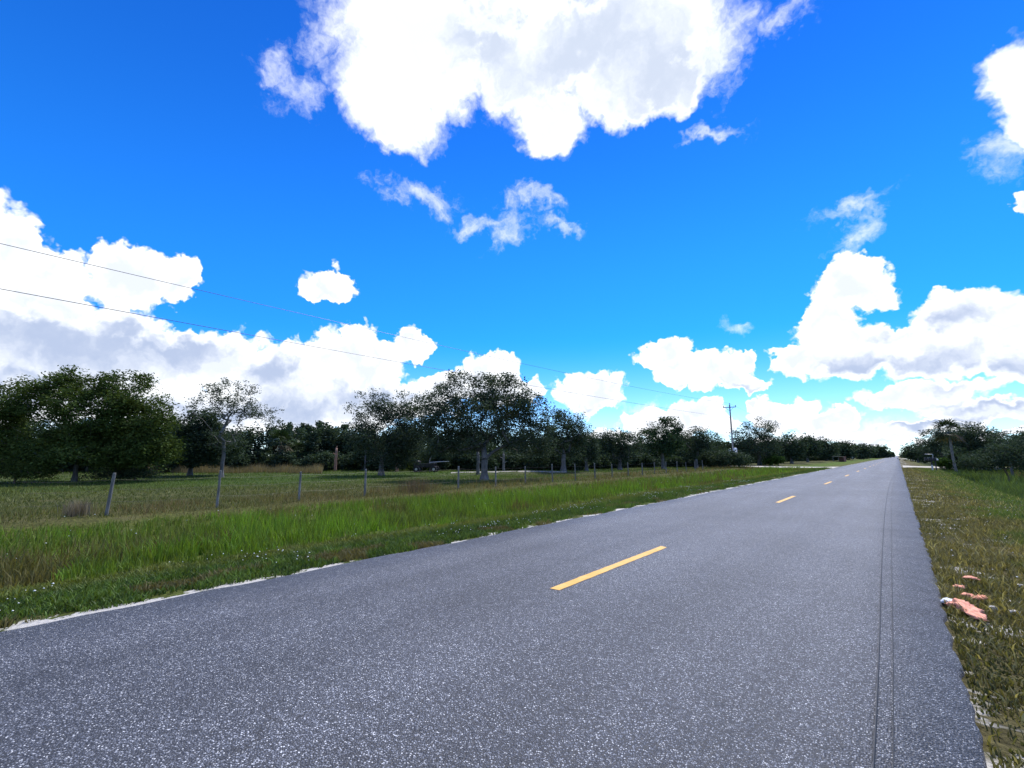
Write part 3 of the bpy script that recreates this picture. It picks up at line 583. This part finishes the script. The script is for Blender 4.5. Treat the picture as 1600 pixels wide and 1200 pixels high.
# left verge: low mown clover turf, with sand showing through at the asphalt
parts = []
for a, b, dn, wf, sg in BANDS:
    P = scatter(-9.0, RL - .02, -6, b + 2, 2300 * dn, a, b); d = RL - P[:, 0]
    sandw = np.clip((vnoise(P[:, 0], P[:, 1], .55, 31) * .6 + vnoise(P[:, 0], P[:, 1], .2, 32) * .4 - .30) * 1.3, 0.10, .6) * rng.uniform(.62, 1.15, len(P)) * (1 + np.clip(np.hypot(P[:, 0], P[:, 1]) - 9, 0, 30) / 22)
    P = P[d > sandw]; n = len(P); k = patch(P, .5, 41) * .35 + patch(P, 2., 42) * .25 + patch(P, .09, 45) * .4; k = (k - .5) * 1.7 + .5; dk = np.clip((-P[:, 0] - 7.6) / 1.0, 0, 1)
    c = jitter_col((.026, .050, .012), (.080, .128, .028), k, n, .5); c = c * (1 - dk[:, None]) + dk[:, None] * jitter_col((.070, .095, .020), (.14, .145, .045), k, n, .5)
    br = (patch(P, .7, 44) > .70) & (P[:, 0] > -7.2); c[br] = jitter_col((.075, .070, .032), (.115, .100, .052), k[br], br.sum())
    h = rng.uniform(.03, .10, n) * np.clip(.35 + 1.3 * k, .2, 2); parts.append(blades(P, h, rng.uniform(.008, .018, n) * wf, rng.uniform(.2, 1.0, n), c, rng, sg))
make('turf_grass', 'low green clover turf along the left edge of the asphalt', parts)
# swale: tall bright grass
parts = []
for a, b, dn, wf, sg in BANDS:
    P = scatter(-14.9, -8.8, -8, b + 2, 700 * dn, a, b); P = P[patch(P, .28, 55) > .30]; n = len(P); k = patch(P, .9, 51) * .6 + patch(P, 3., 52) * .4; e = np.clip(np.minimum(P[:, 0] + 14.9, -8.8 - P[:, 0]) / 1.6, 0, 1)
    k2 = patch(P, .33, 54); c = jitter_col((.080, .105, .024), (.112, .205, .020), (k - .25) * 1.3 + (k2 - .5) * .9, n, .45); tip = patch(P, 1.3, 53) > .72; c[tip] = jitter_col((.085, .085, .03), (.11, .09, .042), k[tip], tip.sum(), .4)
    h = rng.uniform(.08, .40, n) * (.35 + .9 * e) * (.3 + .6 * k + .7 * k2); parts.append(blades(P, h, rng.uniform(.009, .020, n) * wf, rng.uniform(.1, .6, n), c, rng, sg))
make('tall_grass', 'tall bright green grass filling the swale before the fence', parts)
# fence row: brownish weeds and seed heads
parts = []
for a, b, dn, wf, sg in BANDS:
    P = scatter(-18.2, -14.2, -8, b + 2, 260 * dn, a, b); n = len(P); k = patch(P, 1.1, 61); P = P[k > .25]; k = k[k > .25]; n = len(P)
    far = np.clip(P[:, 1] / 20, 0, 1); c = jitter_col((.085, .085, .03), (.14, .10, .058), k, n, .45); h = rng.uniform(.10, .30, n) * (.4 + k) * (.6 + .9 * far)
    parts.append(blades(P, h, rng.uniform(.006, .012, n) * wf, rng.uniform(.1, .5, n), c, rng, sg))
make('weeds', 'brownish weeds and seed heads growing along the fence row', parts)
# pasture
parts = []
for a, b, dn, wf, sg in [(0, 22, .9, 1.3, 1), (22, 38, .42, 2.0, 1), (38, 75, .14, 3.6, 1)]:
    P = scatter(-62, -15.6, -14, b + 2, 150 * dn, a, b); n = len(P); k = patch(P, 1.2, 71) * .3 + patch(P, 5., 72) * .35 + patch(P, .25, 73) * .35; k = (k - .5) * 1.7 + .5
    c = jitter_col((.044, .062, .016), (.090, .100, .032), k, n, .45); dp = P[:, 0] * FH[0] + P[:, 1] * FH[1]
    gr = np.clip((dp - 24 + (k - .5) * 6) / 3, 0, 1)[:, None]; c = c * (1 - gr) + gr * jitter_col((.045, .080, .016), (.075, .118, .024), k, n)
    h = rng.uniform(.04, .15, n) * np.clip(.4 + 1.2 * k, .2, 2); parts.append(blades(P, h, rng.uniform(.009, .016, n) * wf, rng.uniform(.2, .9, n), c, rng, sg))
make('pasture_grass', 'short olive and brown pasture grass beyond the fence', parts)
# right verge
parts = []
for a, b, dn, wf, sg in BANDS:
    P = scatter(RR + .02, 4.4, 0, b + 2, 2100 * dn, a, b); d = P[:, 0] - RR; bare = vnoise(P[:, 0] * 1.2, P[:, 1] * 2.2, .9, 81)
    P = P[~((bare * .7 + .3 * vnoise(P[:, 0], P[:, 1], .15, 86) > .60) & (d < 1.2) & (rng.uniform(size=len(P)) < .68))]; n = len(P); k = patch(P, .35, 82) * .3 + patch(P, 1.6, 83) * .25 + patch(P, .08, 85) * .45; k = (k - .5) * 1.9 + .5; g = np.clip((P[:, 0] - 1.35 + (patch(P, .8, 84) - .5) * 1.8) / .9, 0, 1)[:, None]
    c = jitter_col((.050, .056, .020), (.165, .140, .066), k, n, .5) * (1 - g) + g * jitter_col((.050, .082, .018), (.100, .140, .034), k, n, .4)
    st = rng.uniform(size=n) < .05; c[st] = jitter_col((.20, .17, .09), (.30, .26, .15), k[st], st.sum(), .3)
    h = rng.uniform(.025, .085, n) * np.clip(.4 + 1.2 * k, .2, 2) * np.where(st, 1.5, 1); parts.append(blades(P, h, rng.uniform(.008, .017, n) * wf, rng.uniform(.2, 1.1, n), c, rng, sg))
make('verge_grass', 'brown and olive mown grass on the right verge', parts)
# right ditch: dark rank weeds
parts = []
for a, b, dn, wf, sg in [(0, 22, 1., 1.6, 2), (22, 45, .35, 2.6, 1), (45, 110, .1, 5., 1)]:
    P = scatter(4.0, 17, 0, b + 2, 330 * dn, a, b); n = len(P); k = patch(P, 1.2, 91) * .6 + patch(P, 4., 92) * .4; e = np.clip((P[:, 0] - 3.9) / 1.6, 0.1, 1)
    c = jitter_col((.030, .050, .014), (.080, .118, .034), (k - .5) * 1.5 + .5, n, .45); t = (patch(P, 2.2, 93) > .7) & (P[:, 0] > 9); c[t] = jitter_col((.11, .085, .05), (.16, .12, .075), k[t], t.sum())
    h = rng.uniform(.25, .85, n) * e * (.5 + .9 * k); parts.append(blades(P, h, rng.uniform(.012, .028, n) * wf, rng.uniform(.2, .8, n), c, rng, sg))
make('ditch_weeds', 'dark rank weeds filling the ditch on the right', parts)
# tan dry grass at the foot of the woods
Q = []
for i in range(9000):
    px = rng.uniform(235, 505); dp = rng.uniform(40, 45.5); x, y = spot(px, dp); Q.append((x, y, 0))
Q = np.array(Q); Q[:, 2] = terrain(Q[:, 0], Q[:, 1]); k = patch(Q, 1.3, 95); Q = Q[k > .3]; k = k[k > .3]; n = len(Q)
make('dry_grass', 'pale tan dry grass strip at the foot of the woods', [blades(Q, rng.uniform(.25, .75, n) * (.5 + k), rng.uniform(.03, .05, n), rng.uniform(.1, .4, n), jitter_col((.10, .085, .055), (.20, .16, .115), k, n), rng, 1)])

# small white clover flowers in the turf
def octa(P, r):
    n = len(P); o = np.array([(1, 0, 0), (0, 1, 0), (-1, 0, 0), (0, -1, 0), (0, 0, .7), (0, 0, -.7)]); V = (P[:, None, :] + o[None] * r[:, None, None]).reshape(-1, 3)
    f = np.array([(0, 1, 4), (1, 2, 4), (2, 3, 4), (3, 0, 4), (1, 0, 5), (2, 1, 5), (3, 2, 5), (0, 3, 5)]); return V, (f[None] + 6 * np.arange(n)[:, None, None]).reshape(-1, 3)
P = scatter(-8.8, RL - .5, -6, 32, 22); k = patch(P, 1.1, 101); P = P[k > .60]; P2 = scatter(-14.5, -9.5, -6, 32, .5); P3 = scatter(RR + .3, 4., 1, 26, 2.2)
P[:, 2] += rng.uniform(.06, .13, len(P)); P2[:, 2] += rng.uniform(.2, .42, len(P2)); P3[:, 2] += .05; P = np.concatenate([P, P2, P3])
V, Fc = octa(P, rng.uniform(.006, .015, len(P))); tag(obj('clover_flowers', np_mesh('clover_flowers', V, Fc, M['flower'])), 'small white flowers dotted through the verge grass', 'flowers', None, 'stuff')

def dry_clump(label, px, base_px_y, h, n, c, spread, seed):
    r = np.random.default_rng(seed); d = ray(px, base_px_y); t = -(EYE + .06) / d[2]; x, y = d[0] * t, d[1] * t; z = tz(x, y)
    P = np.stack([r.normal(0, spread, n), r.normal(0, spread, n), np.zeros(n)], -1)
    V, Fc, Cc = blades(P, r.uniform(.5, 1, n) * h, r.uniform(.008, .016, n), r.uniform(.05, .45, n), np.array(c) * r.uniform(.7, 1.3, (n, 1)), r, 2)
    tag(obj('dry_weed_clump', np_mesh('dry_weed_clump', V, Fc, M['grass'], Cc), None, (x, y, z)), label, 'weed clump', 'dry weed clumps')
dry_clump('pale feathery dry weed clump left of the leftmost fence post', 120, 810, .50, 260, (.24, .20, .15), .14, 1)
dry_clump('tall brown weed clump at the fence in front of the trailer', 650, 770, .75, 420, (.13, .10, .065), .35, 2)

# ------------------------------------------------------------------ fence
fe = empty('wire_fence', (-16.1, 0, 0)); tag(fe, 'wire fence on weathered grey wooden posts between the swale and the pasture', 'fence')
FX = -16.1; tops = []
for i, px in enumerate([178, 347, 472, 573, 717, 775, 821, 863, 898.5, 929, 955.6, 980.6, 1002.5, 1022, 1039.6, 1056.5, 1071, 1085, 1097]):
    y = on_x(px, FX); z = tz(FX, y); h = random.uniform(.98, 1.12) if i not in (1,) else 1.12; lx, ly = random.uniform(-.03, .03), random.uniform(-.05, .05); r0 = random.uniform(.036, .047)
    if i == 0: lx, ly = .02, .06
    pts = [(lx * q + random.uniform(-.006, .006), y + ly * q, z - .25 + (h + .25) * q) for q in (0, .2, .4, .6, .8, .97, 1.)]
    MB().tube([(p[0], p[1], p[2]) for p in pts], [r0 * k for k in (1.08, 1.05, 1., .98, .95, .93, .74)], 9).build('post', M['post'], fe, False); tops.append((lx, y + ly, z, h))
for hh in (.35, .66, .92):
    pts = []
    ts = [(0, on_x(40, FX), tz(FX, on_x(40, FX)), 1)] + tops
    for a, b in zip(ts[:-1], ts[1:]):
        for q in np.linspace(0, 1, 6)[:-1]: pts.append((.06 + a[0] + (b[0] - a[0]) * q, a[1] + (b[1] - a[1]) * q, (a[2] + (b[2] - a[2]) * q) + hh - .04 * math.sin(math.pi * q)))
    MB().tube(pts, .0022, 4).build('wire', M['wire'], fe)

# ------------------------------------------------------------------ power line
PXX = -20.
def upole(label, y, top, cans, r0=.15, detail=True):
    z = tz(PXX, y); e = empty('utility_pole', (PXX, y, z)); H = top - z
    MB().tube([(0, 0, -.3), (0, 0, H * .3), (0, 0, H * .7), (0, 0, H - .03), (0, 0, H)], [r0, r0 * .92, r0 * .75, r0 * .65, r0 * .5], 12).build('pole', M['pole'], e, True)
    ca = MB().box((0, -.16, H - .45), (2.0, .10, .12), .012).build('crossarm', M['pole'], e)
    for xx in (-.92, 0., .92):
        zb = H - .39 if xx else H
        b = MB().tube([(xx, -.16 if xx else 0, zb), (xx, -.16 if xx else 0, zb + .08), (xx, -.16 if xx else 0, zb + .1), (xx, -.16 if xx else 0, zb + .2), (xx, -.16 if xx else 0, zb + .26)], [.03, .03, .075, .06, .03], 8)
        b.build('insulator', M['ceramic'], e, True)
    for sx in (-1, 1): MB().tube([(sx * .62, -.16, H - .47), (sx * .10, -.02, H - 1.0)], .02, 5).build('brace', M['dark_steel'], e)
    for dx, dy, zz, rr, hh in cans:
        MB().tube([(dx, dy, zz - hh / 2), (dx, dy, zz - hh * .42), (dx, dy, zz + hh * .40), (dx, dy, zz + hh / 2)], [rr * .8, rr, rr, rr * .6], 12).build('meter_can', M['white'], e, True)
    MB().tube([(.0, -r0 - .02, .3), (0, -r0 - .02, H * .55)], .03, 6).build('conduit', M['pale_metal'], e)
    tag(e, label, 'utility pole', 'utility poles along the left of the road')
upole('near weathered utility pole with crossarm rising above the left treeline', 78.1, 9.75, [(-.42, -.2, 2.35, .18, .75), (.40, -.25, 2.4, .26, .85)])
upole('middle distant utility pole with a white round can low on its side', 189.7, 8.2, [(.2, -.45, 1.9, .5, 1.1)])
upole('farthest utility pole with two white cans low down', 320, 9.1, [(-.3, -.4, 2.9, .55, 1.4), (2. * .3, -.4, .4, .5, 1.5)], .17)
def wire(label, xo, pts, r):
    ps = []
    for (ya, za), (yb, zb), sag in pts:
        for q in np.linspace(0, 1, 40): ps.append((PXX + xo, ya + (yb - ya) * q, za + (zb - za) * q - sag * 4 * q * (1 - q)))
    o = MB().tube(ps, r, 5).build('power_wire', M['wire']); tag(o, label, 'power line', 'overhead wires')
wire('upper overhead wire sloping across the left clouds to the near pole', 0., [((-84, 9.9), (78.1, 9.95), 2.05), ((78.1, 9.95), (189.7, 8.4), 1.1), ((189.7, 8.4), (320, 9.3), 1.1)], .010)
wire('lower overhead wire sloping across the left clouds to the near pole', 0.12, [((-84, 7.6), (78.1, 7.6), 1.14), ((78.1, 7.6), (189.7, 6.6), .8), ((189.7, 6.6), (320, 7.), .8)], .011)

# ------------------------------------------------------------------ mailboxes by the right driveway
mx0, my0 = 2.75, 72.; mz = tz(mx0, my0); e = empty('mailbox_stand', (mx0, my0, mz)); tag(e, 'black roadside mailboxes on a dark post with a pale bracket above', 'mailbox')
for xx, rr, mm in ((.15, .075, 'black'), (.48, .06, 'dark_steel')): MB().box((xx, 0, .45), (rr * 2, rr * 2, 1.3), .012).build('post', M[mm], e)
MB().box((.15, -.25, .30), (.16, .05, .62), .01).build('post_guard', M['pale_metal'], e)
MB().box((.12, 0, 1.10), (1.25, .34, .05), .008).build('shelf', M['dark_steel'], e)
for xx, w in ((-.28, .30), (.10, .34), (.44, .28)):
    V = []; n = 9; L = .5; yy0 = -.26
    prof = [(-w / 2, 0)] + [(-w / 2 * math.cos(math.pi * k / n), .20 + w / 2 * math.sin(math.pi * k / n)) for k in range(n + 1)] + [(w / 2, 0)]
    b = MB(); m_ = len(prof); b.add([(xx + p, yy0, 1.127 + q) for p, q in prof] + [(xx + p, yy0 + L, 1.127 + q) for p, q in prof], [tuple(range(m_)), tuple(range(2 * m_ - 1, m_ - 1, -1))] + [(i, m_ + i, m_ + (i + 1) % m_, (i + 1) % m_) for i in range(m_)])
    bx_ = b.build('mailbox', M['black'], e); MB().box((xx + w / 2 + .012, yy0 + .12, 1.127 + .28), (.02, .05, .18), .004).build('flag', M['pale_metal'], bx_)
MB().tube([(.66, -.2, 1.22), (.66, .3, 1.22)], .11, 10).build('newspaper_tube', M['white'], e, True)
MB().tube([(.34, 0, 1.1), (.34, 0, 1.78), (.30, 0, 1.82), (-.34, 0, 1.84)], .035, 7).build('bracket', M['pale_metal'], e, True)

# ------------------------------------------------------------------ trailer under the trees
tx, ty = spot(668, 43.5); e = empty('utility_trailer', (tx, ty, tz(tx, ty)), YAW); tag(e, 'low black trailer with raised left end parked under the trees', 'trailer')
MB().box((0, 0, .52), (1.7, 1.1, .10), .02).build('bed', M['dark_steel'], e)
for yy in (-.53, .53): MB().box((0, yy, .70), (1.66, .05, .26), .01).build('side_rail', M['black'], e)
MB().box((-.95, 0, .78), (.55, .95, .62), .08).build('engine_box', M['black'], e)
MB().tube([(-.95, 0, 1.08), (-1.05, 0, 1.3)], .04, 6).build('stack', M['black'], e)
for xx in (-.9, .75):
    for yy in (-.68, .68):
        w_ = MB().tube([(xx, yy - .09, .3), (xx, yy - .07, .3), (xx, yy + .07, .3), (xx, yy + .09, .3)], [.24, .3, .3, .24], 16).build('wheel', M['rubber'], e); MB().tube([(xx, yy - .095, .3), (xx, yy + .095, .3)], .12, 10).build('rim', M['pale_metal'], w_)
MB().tube([(.2, 0, .92), (1.3, 0, 1.0), (2.1, -.1, 1.02)], [.045, .045, .03], 6).build('boom', M['pale_metal'], e)

# low shelter far down the left side
sx, sy = spot(1307, 140); e = empty('shelter', (sx, sy, tz(sx, sy)), YAW); tag(e, 'low tan roofed shelter with reddish end far down the left roadside', 'shed')
n = 10; b = MB(); arc = [(-2.2 + 3.6 * i / n, .95 + .55 * math.sin(math.pi * (.25 + .5 * i / n))) for i in range(n + 1)]
b.add([(x, -1.2, z) for x, z in arc] + [(x, 1.2, z) for x, z in arc] + [(x, -1.2, z - .12) for x, z in arc] + [(x, 1.2, z - .12) for x, z in arc],
      [(i, i + 1, n + 2 + i, n + 1 + i) for i in range(n)] + [(2 * n + 2 + i, 3 * n + 3 + i, 3 * n + 4 + i, 2 * n + 3 + i) for i in range(n)] + [(2 * n + 2 + i, 2 * n + 3 + i, i + 1, i) for i in range(n)]); b.build('roof', M['tan'], e)
MB().box((1.75, 0, .6), (.75, 2.2, 1.6), .03).build('end_wall', M['brick'], e)
for xx in (-2.0, -.3):
    for yy in (-1.1, 1.1): MB().box((xx, yy, .6), (.1, .1, 1.25), .01).build('post', M['pole'], e)

# ------------------------------------------------------------------ litter on the right verge
def place(px, py, z=0.):
    d = ray(px, py); t = (z - EYE) / d[2]; x, y = d[0] * t, d[1] * t; d2 = tz(x, y); t = (d2 - EYE) / d[2]; return d[0] * t, d[1] * t
def crumple(path, radii, seed, n=22, m_=44, amp=.5):    # a crumpled roll of cloth along a path
    r = random.Random(seed); ph = [r.uniform(0, 6.28) for _ in range(8)]; V = []; Fc = []
    pts = [np.array([np.interp(i / (m_ - 1), np.linspace(0, 1, len(path)), [p[k] for p in path]) for k in range(3)]) for i in range(m_)]
    for i, p in enumerate(pts):
        q = i / (m_ - 1); R = np.interp(q, np.linspace(0, 1, len(radii)), radii); t = pts[min(i + 1, m_ - 1)] - pts[max(i - 1, 0)]; t /= np.linalg.norm(t); s = np.cross(t, (0, 0, 1)); s /= np.linalg.norm(s) + 1e-6
        for k in range(n):
            a = 2 * math.pi * k / n; f = 1 + amp * (.5 * math.sin(3 * a + 7 * q + ph[0]) + .35 * math.sin(5 * a - 13 * q + ph[1]) + .3 * math.sin(2 * a + 23 * q + ph[2]) + .3 * math.sin(9 * a + 31 * q + ph[3]))
            V.append(tuple(p + s * math.cos(a) * R * f * 1.3 + np.array((0, 0, 1)) * max(-.3, math.sin(a)) * R * f * .6))
    for i in range(m_ - 1):
        for k in range(n): Fc.append((i * n + k, i * n + (k + 1) % n, (i + 1) * n + (k + 1) % n, (i + 1) * n + k))
    b = MB(); b.v = V; b.f = Fc + [tuple(range(n - 1, -1, -1)), tuple((m_ - 1) * n + k for k in range(n))]; return b
x0, y0 = place(1493, 950); x1, y1 = place(1541, 976); z_ = tz((x0 + x1) / 2, (y0 + y1) / 2) + .045
e = empty('crumpled_cloth', (x0, y0, z_ - .03)); tag(e, 'crumpled orange cloth with a white end lying at the right asphalt edge', 'litter')
dx, dy = x1 - x0, y1 - y0
crumple([(0, 0, .035), (dx * .3, dy * .3 + .03, .045), (dx * .6, dy * .65 - .02, .035), (dx, dy, .02)], [.045, .075, .06, .07, .04, .045, .02], 3).build('cloth', M['orange'], e, True)
crumple([(dx * .25, dy * .2 + .06, .06), (dx * .6, dy * .4 + .07, .05)], [.02, .04, .03, .01], 5, 10, 16).build('fold', M['orange'], e, True)
crumple([(-.09, .06, .03), (-.01, .01, .035)], [.025, .06, .05, .03], 8, 12, 14, .25).build('white_end', M['cloth_white'], e, True)
for i, (px, py, L, lab) in enumerate([(1518, 911, .16, 'orange cloth scrap farthest from the crumpled orange cloth'), (1498, 925, .10, 'small orange scrap nearest the asphalt above the crumpled cloth'), (1513, 939, .12, 'orange scrap just above the crumpled orange cloth'), (1529, 944, .11, 'peach scrap right of the scrap above the crumpled cloth'), (1538, 943, .09, 'rightmost peach scrap near the crumpled orange cloth')]):
    x, y = place(px, py); z = tz(x, y); a = random.uniform(-.5, .5)
    o = crumple([(-L / 2, 0, .05), (0, .02, .065), (L / 2, .01, .05)], [.012, .032, .022, .034, .012], 20 + i, 10, 14, .5).build('cloth_scrap', M['orange'], None, True, (x, y, z), a); tag(o, lab, 'litter', 'orange scraps on the verge')
for i, (px, py, r0, lab) in enumerate([(1553, 955, .030, 'round pale stone right of the crumpled orange cloth'), (1587, 962, .032, 'flat pale stone near the right edge of the picture level with the orange cloth'), (1595, 919, .028, 'white stone at the right edge above the other stones')]):
    x, y = place(px, py); z = tz(x, y); r = random.Random(i); V = []; nlat, nlon = 6, 9
    for a in range(nlat + 1):
        for b_ in range(nlon):
            th = math.pi * a / nlat; ph = 2 * math.pi * b_ / nlon; k = r0 * (1 + r.uniform(-.12, .12) * (0 < a < nlat)); V.append((k * 1.3 * math.sin(th) * math.cos(ph), k * math.sin(th) * math.sin(ph), k * .8 * math.cos(th) + .03))
    b = MB(); b.v = V; b.f = [(a * nlon + q, (a + 1) * nlon + q, (a + 1) * nlon + (q + 1) % nlon, a * nlon + (q + 1) % nlon) for a in range(nlat) for q in range(nlon)]
    tag(b.build('stone', M['stone'], None, True, (x, y, z)), lab, 'stone', 'pale stones on the right verge')
